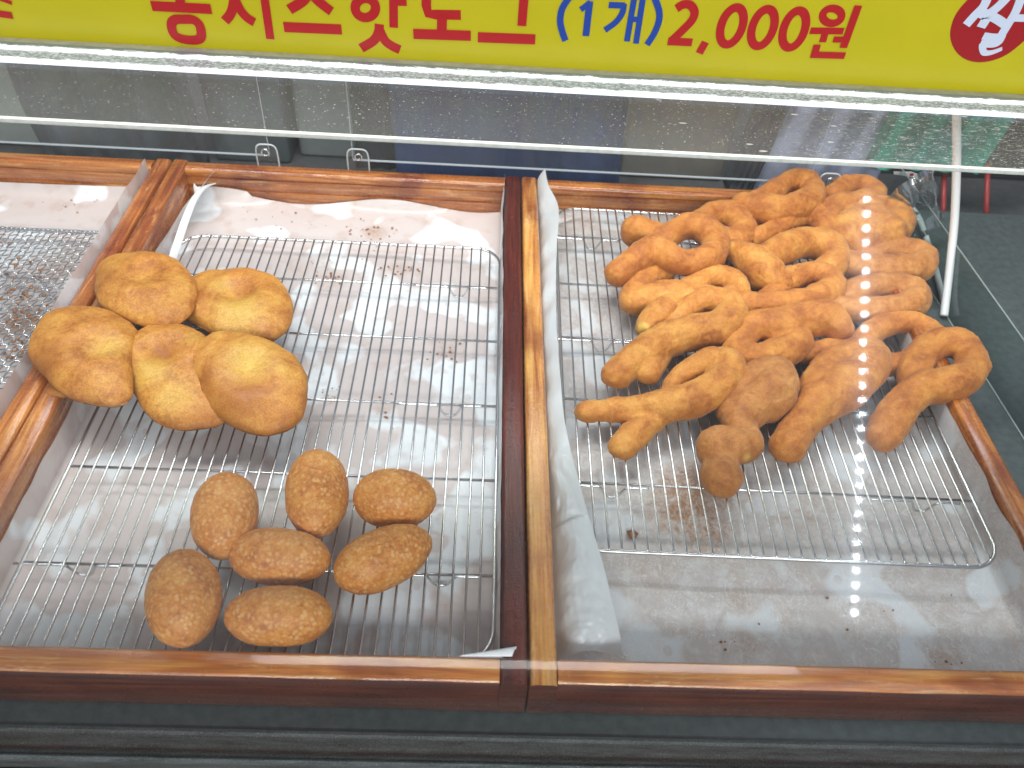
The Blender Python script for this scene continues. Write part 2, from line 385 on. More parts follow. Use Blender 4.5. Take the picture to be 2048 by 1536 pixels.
# rear doors of clear acrylic
ac = glassy('acrylic_clear', (.93, .96, .97), 1.35, .02, haze=.05)
acl = plain('acrylic_lit_edge', (.52, .60, .66), .3)
act = glassy('acrylic_edge_rough', (.75, .8, .82), 1.5, .1, haze=.32)
def door(x0, x1, tabs, label):
    g = root('acrylic_door', ((x0+x1)/2, 54.95, 4.8), label, 'acrylic panel')
    b = MB(); b.add([(x0, 54.95, 4.9), (x1, 54.95, 4.9), (x1, 54.95, 23.6), (x0, 54.95, 23.6)], [[0, 1, 2, 3]])
    b.build('pane', ac, g, smooth=False)
    b = MB(); b.box((x0, 54.85, 4.78), (x1, 55.05, 4.9)); b.box((x0-.06, 54.9, 4.9), (x0, 55.0, 23.6)); b.box((x1, 54.9, 4.9), (x1+(.05 if x1 < 0 else .02), 55.0, 23.6))
    b.build('polished_edge', acl, g, smooth=False)
    for tx, sgn in tabs:
        t = root('acrylic_bracket', (tx, 54.7, 4), 'clear acrylic bracket with a round hole, at the %s of the rear opening' % ('left end' if sgn > 0 else 'right side'), 'bracket')
        pts = catmull([(tx-1.05, 54.7, 3.2), (tx-1.05, 54.7, 5.4), (tx-.75, 54.7, 6.1), (tx, 54.7, 6.2), (tx+.8, 54.7, 6.1), (tx+1.1, 54.7, 5.4), (tx+1.1, 54.7, 3.2)], 5)
        b = MB(); n = len(pts); b.add(pts, [list(range(n))]); b.build('plate', ac, t, smooth=False)
        b = MB(); b.tube(pts, .08, 6); b.build('rim', plain('acrylic_rim', (.62, .66, .68), .25), t)
        c = Vector((tx-.1*sgn, 54.6, 5.35)); b = MB(); b.tube([c+Vector((math.cos(a)*.36, 0, math.sin(a)*.36)) for a in [i*math.pi/8 for i in range(16)]], .09, 6, closed=True)
        b.build('screw_hole', M['steel'], t)
        tag(t, {0: 'clear acrylic bracket with round hole, left of the two near the middle tray back', 1: 'clear acrylic bracket with round hole, right of the two near the middle tray back', 2: 'clear acrylic bracket with dark round hole, behind the pile of twisted doughnuts'}[door.k], 'bracket', 'acrylic brackets at the back'); door.k += 1
door.k = 0
door(-57, -26.0, [(-26.2, 1)], 'clear acrylic rear panel behind the left trays')
door(-17.4, 30.6, [(-16.9, -1), (32.6, -1)], 'clear acrylic rear panel behind the right tray')
# white cable at the right, its reflection modelled as a second tube
wh = plain('white_plastic', (.72, .74, .74), .4, 0, .1, 2)
def cable(pts, r, label):
    b = MB(); b.tube(catmull(pts, 8), r, 12); o = b.build('white_tube', wh); tag(o, label, 'cable', 'white cables'); return o
pb = atz(1888, 632, .3)
pt1 = [pb, aty(1893, 590, pb.y+1.5), aty(1901, 520, pb.y+3.6), aty(1909, 440, pb.y+5.6), aty(1913, 340, pb.y+7.5), aty(1913, 240, pb.y+9), aty(1913, 200, pb.y+9.6)]
cable(pt1, .38, 'thick upright white cable rising at the right of the case to the top glass')
p0 = atz(1883, 600, .35); p1 = atz(1835, 430, .35)
cable([Vector((p0.x+.2, p0.y, .3)), (p0.x*.5+p1.x*.5+.3, p0.y*.5+p1.y*.5, .3), (p1.x, p1.y, .3), (p1.x-1, p1.y+3.5, .3)], .32, 'reflection of the upright white cable, modelled as a thin grey-white tube along the case floor behind the pile')  # solid tube standing in for the upright cable's reflection
# ------------------------------------------------------------------ wooden trays
def rail(b, axis, a0, a1, c0, c1, z0, z1, inner, groove=False):
    """rail running along axis from a0 to a1, across c0..c1; inner = side (+1/-1) of the tray inside"""
    r = .30
    def q(c, z): return (c, z)
    lo, hi = c0, c1
    pr = [(lo, z0), (lo, z1-r), (lo+r*.3, z1-r*.3), (lo+r, z1), (hi-r, z1), (hi-r*.3, z1-r*.3), (hi, z1-r), (hi, z0)]
    if groove:
        if inner < 0: pr = [(lo, z0), (lo, 1.55), (lo+.16, 1.62), (lo+.16, 1.72), (lo+.05, 1.9), (lo+.05, 2.95), (lo+.22, 3.02), (lo+.22, 3.12), (lo+.02, 3.25)] + pr[1:]
        else: pr = pr[:-1] + [(hi-.02, 3.25), (hi-.22, 3.12), (hi-.22, 3.02), (hi-.05, 2.95), (hi-.05, 1.9), (hi-.16, 1.72), (hi-.16, 1.62), (hi, 1.55), (hi, z0)]
    N = 30; n = len(pr); vs = []
    for i in range(N+1):
        a = a0+(a1-a0)*i/N
        for (c, z) in pr:
            j = .035*N3((a*.25, c, z), 1, 5)
            k = .03*N3((a*.4, c*3, z*2), 1, 9)
            vs.append((a, c+j, z+k) if axis == 'x' else (c+j, a, z+k))
    fs = [[i*n+k, (i+1)*n+k, (i+1)*n+(k+1) % n, i*n+(k+1) % n] for i in range(N) for k in range(n)]
    fs += [list(range(n)), [N*n+k for k in range(n)][::-1]]
    b.add(vs, fs)
def autosm(o, deg=50):
    me = o.data; me.shade_smooth() if hasattr(me, 'shade_smooth') else None
    bm = bmesh.new(); bm.from_mesh(me); bmesh.ops.recalc_face_normals(bm, faces=bm.faces[:])
    for e in bm.edges:
        if len(e.link_faces) == 2 and e.calc_face_angle(0) > math.radians(deg): e.smooth = False
    bm.to_mesh(me); bm.free(); return o
TD = 54.65
def tray(x0, x1, mats, label, zt=4.0):
    t = root('wooden_tray', ((x0+x1)/2, TD/2, 0), label, 'tray', 'varnished wooden trays in the case')
    w = 1.62
    for (nm, ax, a0, a1, c0, c1, inn, mt) in (('side_rail', 'y', 0, TD, x0, x0+w, 1, mats[0]), ('side_rail', 'y', 0, TD, x1-w, x1, -1, mats[1]),
                                              ('front_rail', 'x', x0+w+.01, x1-w-.01, .04, 1.72, 1, mats[2]), ('back_rail', 'x', x0+w+.01, x1-w-.01, TD-1.65, TD-.03, -1, mats[3])):
        b = MB(); rail(b, ax, a0, a1, c0, c1, .12, zt-(.03 if ax == 'x' else 0), inn, groove=(nm == 'back_rail'))
        autosm(b.build(nm, M[mt], t))
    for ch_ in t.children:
        ch_.data.materials.append(M['frontdark'])
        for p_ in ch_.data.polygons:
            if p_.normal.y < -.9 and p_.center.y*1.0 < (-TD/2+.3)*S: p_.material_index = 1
    b = MB(); b.box((x0+w, 1.7, .08), (x1-w, TD-1.66, .28)); b.build('base_board', M['bottom'], t, smooth=False)
    return t
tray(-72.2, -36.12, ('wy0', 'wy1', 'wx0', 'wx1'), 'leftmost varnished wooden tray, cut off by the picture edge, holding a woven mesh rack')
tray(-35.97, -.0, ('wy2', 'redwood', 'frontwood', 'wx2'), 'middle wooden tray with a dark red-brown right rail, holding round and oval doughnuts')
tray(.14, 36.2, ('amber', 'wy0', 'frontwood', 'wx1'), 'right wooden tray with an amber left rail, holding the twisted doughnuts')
# ------------------------------------------------------------------ paper liners
def grid(rows, closed=False):
    n = len(rows[0]); vs = [v for r in rows for v in r]
    return vs, [[i*n+k, i*n+k+1, (i+1)*n+k+1, (i+1)*n+k] for i in range(len(rows)-1) for k in range(n-1)]
def interp(tab, y):
    if y <= tab[0][0]: return tab[0][1:]
    for a, b in zip(tab, tab[1:]):
        if y <= b[0]:
            t = (y-a[0])/(b[0]-a[0]); t = t*t*(3-2*t)
            return [p+(q-p)*t for p, q in zip(a[1:], b[1:])]
    return tab[-1][1:]
def liner(name, mat, xl, xr, y0, y1, left, right, back, seed, stains, label, group='waxed paper liners', clampx=99):
    """floor sheet with flaps: left/right give (y, x_top, z_top) tables, back gives z of the rear hem"""
    rows = []; nx = 70; ny = 110; br = []
    for j in range(ny+1):
        y = y0+(y1-y0)*j/ny
        row = []
        lt = interp(left, y); rt = interp(right, y)
        for k in range(7):
            t = 1-k/7; e = t**1.3
            row.append([xl+(lt[0]-xl)*e+.12*N3((0, y, t), .35, seed)*t, y, .5+(lt[1]-.5)*t+.18*N3((3, y, 0), .5, seed)*t])
        for i in range(nx+1):
            x = xl+(xr-xl)*i/nx
            z = .48+.16*N3((x, y, 0), .16, seed)+.05*N3((x, y, 0), .6, seed+3)
            row.append([x, y, z])
        for k in range(1, 8):
            t = k/7; e = t**1.3
            row.append([xr+(rt[0]-xr)*e+.16*N3((9, y, t), .35, seed)*t, y, .5+(rt[1]-.5)*t+.22*N3((5, y, 0), .45, seed)*t])
        rows.append([Vector((min(p[0], clampx), p[1], p[2])) for p in row])
    # rear hem climbs the back rail a little
    for j, row in enumerate(rows):
        y = row[0].y; t = max(0, (y-(y1-1.0)))
        for p in row:
            hz = back(p.x)
            if p.z < 1.2: p.z += t*t*hz
            if t > 0: p.y = min(p.y, y1-.02+.0*hz)
    vs, fs = grid(rows)
    for v in vs:
        s = 0
        for (x, y, r, a) in stains:
            d = math.hypot(v[0]-x, v[1]-y)/r
            s = max(s, a*max(0, 1-d*d))
        br.append(s)
    o = mesh(name, vs, fs, mat, origin=((xl+xr)/2, (y0+y1)/2, .4), attrs={'brown': br})
    tag(o, label, 'paper liner', group); return o
M2 = M
liner('paper_liner', M['paperA'], -70.2, -37.95, 1.9, 52.9, [(0, -70.4, 3), (60, -70.4, 3)],
      [(2, -37.95, 4.55), (14, -38.05, 4.6), (30, -38.15, 4.8), (45, -38.2, 4.9), (52, -37.95, 5.0)], lambda x: 1.0, 3.1,
      [(-44, 33, 3, .7), (-46, 28, 3, .8), (-43, 40, 2, .5)], 'white waxed paper in the leftmost tray, its right edge standing above the rail')
liner('paper_liner', M['paperB'], -33.9, -1.95, 1.9, 52.9,
      [(2, -34.2, 2.4), (30, -34.2, 2.5), (40, -34.0, 2.5), (46, -33.0, 3.3), (51, -31.6, 4.0), (53, -31.0, 4.3)],
      [(2, -1.5, 4.25), (3.5, -1.5, 4.3), (15, -1.6, 4.1), (25, -1.6, 4.05), (38, -1.65, 4.1), (44, -1.8, 4.15), (48, -1.9, 4.3), (51, -1.7, 4.9), (52.9, -1.6, 5.4)],
      lambda x: .55+.5*math.sin(x*.35)+(0.5 if x < -28 else 0), 8.4,
      [(atz(x, y, .5).x, atz(x, y, .5).y, r, a) for x, y, r, a in ((750, 465, 1.6, .55), (660, 560, 2.0, .25), (800, 540, 1.6, .35), (895, 700, 1.6, .35), (660, 790, 1.0, .3), (600, 540, 1.5, .2), (770, 820, 1.2, .3), (680, 620, 1.4, .25))],
      'white waxed paper with grease blotches lining the middle tray', clampx=-1.66)
liner('paper_liner', M['paperC'], 1.95, 34.1, 1.9, 52.9, [(2, 1.8, 1.2), (54, 1.8, 1.2)],
      [(2, 34.35, 3.2), (10, 34.3, 3.6), (25, 34.3, 3.5), (50, 34.3, 2.5)], lambda x: .9, 12.2,
      [(atz(x, y, .5).x, atz(x, y, .5).y, r, a) for x, y, r, a in ((1385, 985, 3.4, 1.3), (1365, 1025, 3.2, 1.2), (1400, 1055, 3.0, 1.0), (1480, 1200, 1.2, .4), (1495, 1290, 1.4, .35), (1900, 1310, 1.0, .6), (1870, 1320, 1.1, .45), (1600, 1000, 4, .25), (1300, 1130, 2.5, .25))],
      'grease-soaked white paper with fibrous wrinkles lining the right tray')
# tall glossy flap on the left of the right tray
tp = [(1091, 338, 5.3), (1098, 372, 4.9), (1117, 418, 4.5), (1112, 520, 4.6), (1113, 640, 4.6), (1121, 760, 4.6), (1133, 860, 4.5), (1157, 960, 4.2), (1186, 1060, 3.8), (1212, 1150, 3.3), (1233, 1240, 2.6), (1243, 1285, 1.9), (1242, 1312, 1.3)]
top = catmull([atz(*p) for p in tp], 16); rows = []
for i, p in enumerate(top):
    y = min(p.y, 52.9); base = Vector((1.86, min(max(y-.3, 1.85), 52.6), .62)); row = []
    for k in range(37):
        t = k/36; q = base.lerp(p, t); bow = math.sin(t*math.pi)
        q.x -= .55*bow*(1 if y > 12 else .5); q.z += (.5 if y > 12 else 1.1)*bow
        f = .28*bow+.06
        q += Vector((f*N3((y, t*3, 0), .38, 2), 0, f*1.4*N3((y, t*3, 5), .42, 7)))
        cr = (1 if y < 18 else .35)*bow
        q += Vector((.10*cr*abs(N3((y, t*4, 0), 1.1, 3)), 0, .42*cr*abs(N3((y*1.1, t*3.4+y*.3, 2), .8, 5))+.16*cr*abs(N3((y, t*4, 2), 2.1, 8))))
        q.x = max(q.x, 1.80)
        row.append(q)
    rows.append(row)
vs, fs = grid(rows); o = mesh('paper_flap', vs, fs, M['flap']); tag(o, 'tall glossy sheet of waxed paper leaning in from the amber rail of the right tray', 'paper sheet')
# curled corner of paper at front right of the middle tray
rows = []
for i in range(15):
    u = i/14; x = -3.9+3.1*u; r = .05+.26*u; cy = 1.65+.2*u; rows.append([Vector((x+.15*math.cos(a), cy+r*math.cos(a)*1.2, 4.0+r*.6+r*math.sin(a))) for a in [math.radians(-150+300*k/16) for k in range(17)]])
vs, fs = grid(rows); o = mesh('paper_corner', vs, fs, plain('soft_white_paper', (.80, .82, .84), .4, 0, .1, 2)); tag(o, 'curled white paper corner poking over the front rail beside the dark red rail', 'paper corner')
cl = catmull([(430, 366, 51.2), (404, 374, 50.2), (382, 398, 47.8), (364, 436, 45), (350, 476, 42), (338, 512, 39.5)], 6); rows = []
for i, p in enumerate(cl):
    t = i/(len(cl)-1); w_ = 3+13*math.sin(min(1, t*1.2)*1.7)
    rows.append([aty(p.x+w_*u*.95, p.y+w_*u*.35, p.z-.4*u-.5*u*u) for u in (0, .25, .5, .75, 1)])
vs, fs = grid(rows); o = mesh('paper_curl', vs, fs, bpy.data.materials['soft_white_paper']); tag(o, 'curled white paper strip at the rear left corner of the middle tray', 'paper corner')
# ------------------------------------------------------------------ wire racks
def rrect(x0, x1, y0, y1, z, r, n=8):
    out = []
    for cx, cy, a0 in ((x1-r, y1-r, 0), (x0+r, y1-r, 90), (x0+r, y0+r, 180), (x1-r, y0+r, 270)):
        for k in range(n+1):
            a = math.radians(a0+90*k/n); out.append(Vector((cx+r*math.cos(a), cy+r*math.sin(a), z)))
    return out
def rack(x0, x1, y0, y1, nw, rows_y, feet, label, rot=0.0, z=2.0):
    t = root('cooling_rack', ((x0+x1)/2, (y0+y1)/2, .6), label, 'cooling rack', 'wire cooling racks')
    b = MB(); fr = rrect(x0, x1, y0, y1, z, 2.4); dense = []
    for i in range(len(fr)):
        a, c = fr[i], fr[(i+1) % len(fr)]; dense.append(a)
        if (a-c).length > 3: dense += [a.lerp(c, k/12) for k in range(1, 12)]
    b.tube(dense, .145, 8, closed=True); b.build('rim_wire', M['steel'], t)
    for i in range(nw):
        x = x0+.95+(x1-x0-1.9)*i/(nw-1); e = 0
        d = min(x-x0, x1-x)
        if d < 2.4: e = 2.4-math.sqrt(max(0, 2.4**2-(2.4-d)**2))
        b = MB(); zz = z+.17; bend = .07*N3((i, 0, 0), 1.3, 3)
        b.tube([(x, y0+e, zz-.05), (x, y0+e+.15, zz), (x+bend*.6, (y0*2+y1)/3, zz), (x+bend, (y0+y1*2)/3, zz), (x, y1-e-.15, zz), (x, y1-e, zz-.05)], .088, 8)
        b.build('bar', M['steel'], t)
    for y in rows_y:
        b = MB(); b.tube([(x0, y, z), (x1, y, z)], .11, 6); b.build('cross_bar', M['steel'], t)
    for (xc, y) in feet:
        for s in (0,):
            pts = [(xc-4.2, y-.2, z), (xc-1.5, y-.2, z), (xc-.95, y-.2, z-.1), (xc-.6, y-.22, z-.75), (xc-.3, y-.22, z-1.1), (xc+.3, y-.22, z-1.1), (xc+.6, y-.22, z-.75), (xc+.95, y-.2, z-.1), (xc+1.5, y-.2, z), (xc+2.6, y-.2, z)]
            b = MB(); b.tube(catmull(pts, 5), .10, 8); b.build('foot', M['steel'], t)
    t.rotation_euler.z = rot
    return t
rack(-32.5, -1.95, 2.0, 44.4, 33, (38.4, 31.1, 23.5, 16.1, 8.2), [(-5.7, 38.5), (-5.7, 23.6), (-5.5, 8.3), (-28.8, 38.5), (-28.8, 23.6), (-28.8, 8.3)],
     'wire cooling rack under the round and oval doughnuts in the middle tray')
rack(3.45, 33.95, 10.2, 52.0, 33, (46.9, 39.3, 31.8, 24.4, 16.0), [(7.1, 46.8), (7.1, 31.7), (6.9, 15.9), (30.4, 46.8), (30.4, 31.7), (30.2, 15.9)],
     'wire cooling rack under the pile of twisted doughnuts in the right tray', rot=math.radians(-.9))
# woven mesh rack
t = root('mesh_rack', (-54, 32, .6), 'fine woven wire mesh rack with crumbs in the leftmost tray', 'mesh rack')
zz = 1.75; x0, x1, y0, y1 = -69.5, -38.75, 20.5, 44.4
b = MB(); sp = .62; n = int((x1-x0)/sp)
for i in range(n+1):
    x = x0+i*sp; pts = []
    if x < -56: continue
    ny = int((y1-y0)/sp)
    for j in range(ny*2+1):
        y = y0+j*sp/2; pts.append((x+.03*math.sin(j), y, zz+(.075*(1 if (j//2+i) % 2 else -1) if j % 2 == 0 else 0)))
    b.tube(pts, .062, 5)
b.build('lengthwise_wires', M['steel'], t)
b = MB()
for j in range(int((y1-y0)/sp)+1):
    y = y0+j*sp; pts = []
    i0 = int((-56-x0)/sp)
    for i in range(i0*2, n*2+1):
        x = x0+i*sp/2; pts.append((x, y+.03*math.sin(i*1.3), zz-(.075*(1 if (j+i//2) % 2 else -1) if i % 2 == 0 else 0)))
    b.tube(pts, .062, 5)
b.build('crosswise_wires', M['steel'], t)
b = MB(); pts = [Vector((-56, y1+.05, zz)), Vector((x1, y1+.05, zz)), Vector((x1, y0, zz)), Vector((-56, y0, zz))]
b.tube([pts[0].lerp(pts[1], k/30) for k in range(31)]+[pts[1].lerp(pts[2], k/20) for k in range(1, 21)]+[pts[2].lerp(pts[3], k/20) for k in range(1, 21)], .17, 8)
for k in range(40):
    x = -55.6+k*.43
    if x < x1: b.tube([(x, y1-.15, zz-.05), (x+.06, y1+.05, zz+.2), (x+.12, y1+.25, zz-.05)], .07, 5)
b.build('rim_wire', M['steel'], t)
b = MB(); b.tube(catmull([(-56, 37.6, zz-.22), (-44.5, 37.4, zz-.22), (-43, 37.1, zz-.4), (-42, 35.9, zz-1.0), (-40.8, 35.4, zz-1.1)], 8), .13, 8); b.build('foot', M['steel'], t)
# ------------------------------------------------------------------ doughnuts
def finish(name, bm_v, bm_f, mat, label, cat, group, brown, pale, voxel=None, smooth_it=6, disp=.05, dscale=.9, seed=0, origin=None, fine=.035):
    n = len(bm_v)
    origin = origin or tuple(sum(v[i] for v in bm_v)/n if i < 2 else min(v[2] for v in bm_v) for i in range(3))
    o0 = Vector(origin)
    me = bpy.data.meshes.new(name); me.from_pydata([tuple(Vector(v)-o0) for v in bm_v], [], bm_f); me.update()
    o = bpy.data.objects.new(name, me); C.objects.link(o)
    if voxel:
        md = o.modifiers.new('r', 'REMESH'); md.mode = 'VOXEL'; md.voxel_size = voxel
        sm = o.modifiers.new('s', 'SMOOTH'); sm.iterations = smooth_it; sm.factor = .5
        dg = bpy.context.evaluated_depsgraph_get(); me2 = bpy.data.meshes.new_from_object(o.evaluated_get(dg))
        o.modifiers.clear(); o.data = me2; bpy.data.meshes.remove(me); me = me2; me.name = name
    nr = [v.normal.copy() for v in me.vertices]
    bw = []; pw = []
    for i, v in enumerate(me.vertices):
        p = v.co+o0
        d = disp*N3(p, dscale, seed)+disp*.45*N3(p, dscale*3.1, seed+4)+fine*N3(p, 5.2, seed+9)
        v.co += nr[i]*d
        bw.append(brown(p, nr[i])); pw.append(pale(p, nr[i]))
    for k, vals in (('brown', bw), ('pale', pw)):
        a = me.attributes.new(k, 'FLOAT', 'POINT'); a.data.foreach_set('value', vals)
    for v in me.vertices: v.co = v.co*S
    for p in me.polygons: p.use_smooth = True
    me.materials.clear(); me.materials.append(mat); me.update()
    o.location = o0*S
    tag(o, label, cat, group); ORG[o.name] = tuple(o0)
    return o
def sphere(n=64, m=40):
    vs = []; fs = []
    for j in range(m+1):
        th = math.pi*j/m
        for i in range(n):
            ph = 2*math.pi*i/n; vs.append(Vector((math.sin(th)*math.cos(ph), math.sin(th)*math.sin(ph), math.cos(th))))
    for j in range(m):
        for i in range(n): fs.append([j*n+i, (j+1)*n+i, (j+1)*n+(i+1) % n, j*n+(i+1) % n])
    return vs, fs
eggm = [fried('blistered_brown_crust_%d' % i, (.40, .12, .020), (.60, .235, .050), (.72, .36, .10), 3.3+i*4, blister=True, pal=(.72, .40, .14)) for i in range(3)]
G = 'oval rice doughnuts on the middle rack'
eggs = [  # px centre, half length, half width, axis angle in the picture (deg), point, label
    ((450, 1030), 3.15, 2.12, 97, .1, 'oval brown doughnut standing upright, second from the left of the seven'),
    ((634, 985), 3.45, 2.08, 90, .05, 'upright oval doughnut at the top middle of the oval ones'),
    ((790, 997), 2.82, 2.02, 4, .1, 'plump short oval doughnut, top right of the seven'),
    ((560, 1113), 3.25, 1.80, 4, .15, 'horizontal oval doughnut with a faint split line, in the middle of the seven'),
    ((768, 1116), 3.30, 1.92, -24, .22, 'tilted oval doughnut with a pointed upper right end, rightmost of the seven'),
    ((367, 1194), 3.15, 2.16, 88, .05, 'large upright oval doughnut, leftmost and nearest the front rail'),
    ((558, 1232), 3.20, 1.80, 1, .0, 'horizontal oval doughnut at the front, touching the front rail in the photo'),
]
for k, ((px, py), a, bb, ang, pt, lab) in enumerate(eggs):
    zc = 2.2+bb; c = atz(px, py, zc); an = math.radians(ang)
    e2 = atz(px+40*math.cos(an), py+40*math.sin(an), zc); ax = (e2-c).normalized(); ay = Vector((-ax.y, ax.x, 0))
    vs, fs = sphere(); out = []
    for v in vs:
        x = v.y; y = v.x; z = v.z
        r = 1-.0*x
        y *= (1-pt*.35*x); z *= (1-pt*.25*x)
        e = 1+.06*(1-x*x)*abs(x)
        out.append(c+ax*(x*a)+ay*(y*bb*e)+Vector((0, 0, z*bb*.98*e)))
    fs = [f[::-1] for f in fs]
    finish('oval_doughnut', out, fs, eggm[k % 3], lab, 'doughnut', G,
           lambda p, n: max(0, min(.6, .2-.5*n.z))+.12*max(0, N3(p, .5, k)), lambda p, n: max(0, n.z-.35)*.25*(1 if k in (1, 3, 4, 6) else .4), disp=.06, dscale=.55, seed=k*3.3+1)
    if k == 3:
        egg3 = (c, ax, ay, a, bb)
discm = [fried('golden_crust_%d' % i, (.32, .10, .015), (.50, .20, .033), (.61, .31, .058), 8+i*3) for i in range(2)]
G = 'round flat doughnuts on the middle rack'
discs = [
    ([(190, 575), (203, 530), (240, 511), (290, 505), (340, 514), (375, 540), (395, 580), (388, 620), (365, 648), (320, 660), (270, 652), (225, 633), (197, 608)], 4.9, 1.35, (300, 555), .35, [], [], 'round flat doughnut resting on the tray rails, rearmost of the five'),
    ([(57, 695), (75, 655), (108, 626), (163, 612), (232, 626), (278, 664), (268, 712), (266, 765), (260, 800), (228, 819), (172, 812), (118, 790), (85, 752), (60, 722)], 5.0, 1.35, (200, 700), .30, [(215, 695, 1.5, .7)], [(90, 735, 1.6, .9)], 'round doughnut with a small drip at its lower edge, leftmost, lying across the tray rails'),
    ([(362, 610), (374, 570), (410, 547), (470, 542), (530, 545), (566, 567), (586, 610), (580, 655), (546, 684), (492, 686), (440, 678), (395, 655), (368, 637)], 3.7, 1.45, (478, 590), .55, [(478, 625, 2.2, .9), (440, 575, 1.2, .7)], [(480, 588, .8, .6), (380, 640, 1, .5)], 'round doughnut with a yellow dimpled top, rightmost of the rear pair'),
    ([(247, 725), (260, 685), (300, 658), (350, 652), (402, 668), (440, 705), (462, 760), (470, 815), (445, 848), (385, 860), (330, 856), (290, 828), (265, 785), (248, 755)], 4.1, 1.35, (330, 710), .65, [(300, 745, 1.8, .8), (345, 790, 1.8, .7), (390, 680, 1.2, .5)], [(330, 712, 1.0, .9), (400, 830, 1.6, .5)], 'pale round doughnut with a brown dent, between the leftmost and the nearest one'),
    ([(383, 735), (395, 700), (430, 678), (480, 675), (540, 690), (590, 718), (614, 755), (612, 810), (590, 848), (545, 866), (500, 864), (450, 845), (410, 812), (388, 772)], 4.6, 1.5, (500, 750), .45, [(500, 725, 2.2, .9), (560, 740, 1.0, .6)], [(480, 800, 2.4, .8), (595, 840, 1.5, .8), (400, 780, 1.6, .6)], 'golden round doughnut with a creased centre, nearest the front of the five'),
]
for k, (outl, zc, th, dim, dd, pal, brn, lab) in enumerate(discs):
    O = catmull([atz(x, y, zc) for x, y in outl], 8, closed=True)
    c = sum(O, Vector())/len(O); dc = atz(dim[0], dim[1], zc+th*.6)
    def rad(a):
        best = 0
        d = Vector((math.cos(a), math.sin(a), 0))
        for i in range(len(O)):
            p, q = O[i]-c, O[(i+1) % len(O)]-c; e = q-p
            den = d.x*e.y-d.y*e.x
            if abs(den) < 1e-9: continue
            t = (p.x*e.y-p.y*e.x)/den; u = (p.x*d.y-p.y*d.x)/den
            if t > 0 and -1e-6 <= u <= 1+1e-6: best = max(best, t)
        return best
    n, mm = 96, 44; R = [rad(2*math.pi*i/n) for i in range(n)]
    vs, fs = sphere(n, mm); out = []
    for idx, v in enumerate(vs):
        i = idx % n; j = idx//n; th0 = math.pi*j/mm
        sr = math.sin(th0)**.72; cz = math.cos(th0); cz = math.copysign(abs(cz)**.95, cz)
        r = R[i]*sr; a = 2*math.pi*i/n
        ky = .955
        p = c+Vector((math.cos(a)*r, math.sin(a)*r*ky, cz*th))
        if cz > 0:
            d = math.hypot(p.x-dc.x, p.y-dc.y); p.z -= dd*math.exp(-(d/1.25)**2)*cz; p.z += .22*math.exp(-((d-2.3)/.9)**2)*cz
            if k == 4: p.z += .22*math.exp(-((p.y-dc.y+.3*math.sin(p.x*2))/.22)**2)*math.exp(-(d/1.7)**2)
            p.z += .16*N3(p, .5, k*2+1)
        else: p.z += .2
        p.z += (.0, .05, 0, .06, .10)[k]*(p.y-c.y)*(0 if k < 2 else 1)
        out.append(p)
    PL = [(atz(x, y, zc+th*.8), r, a) for x, y, r, a in pal]; BR = [(atz(x, y, zc+th*.5), r, a) for x, y, r, a in brn]
    finish('round_doughnut', out, fs, discm[k % 2], lab, 'doughnut', G,
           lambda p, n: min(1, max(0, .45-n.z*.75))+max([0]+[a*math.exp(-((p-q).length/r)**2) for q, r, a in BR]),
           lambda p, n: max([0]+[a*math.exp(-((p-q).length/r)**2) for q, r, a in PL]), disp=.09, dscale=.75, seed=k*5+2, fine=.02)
# twists: centre lines measured on the tray, radius in the same units
twm = [fried('sugared_gold_crust_%d' % i, *cc, 2+i*6, fuzz=True) for i, cc in enumerate((((.35, .105, .014), (.53, .205, .031), (.64, .31, .06)), ((.32, .088, .012), (.49, .172, .026), (.60, .26, .045)), ((.31, .10, .020), (.45, .175, .038), (.56, .26, .075))))]
G = 'twisted doughnuts piled on the right rack'
def X(l): return [(1150+x/2.194, 320+y/2.194, r/2.194, z) for (x, y, r, z) in l]
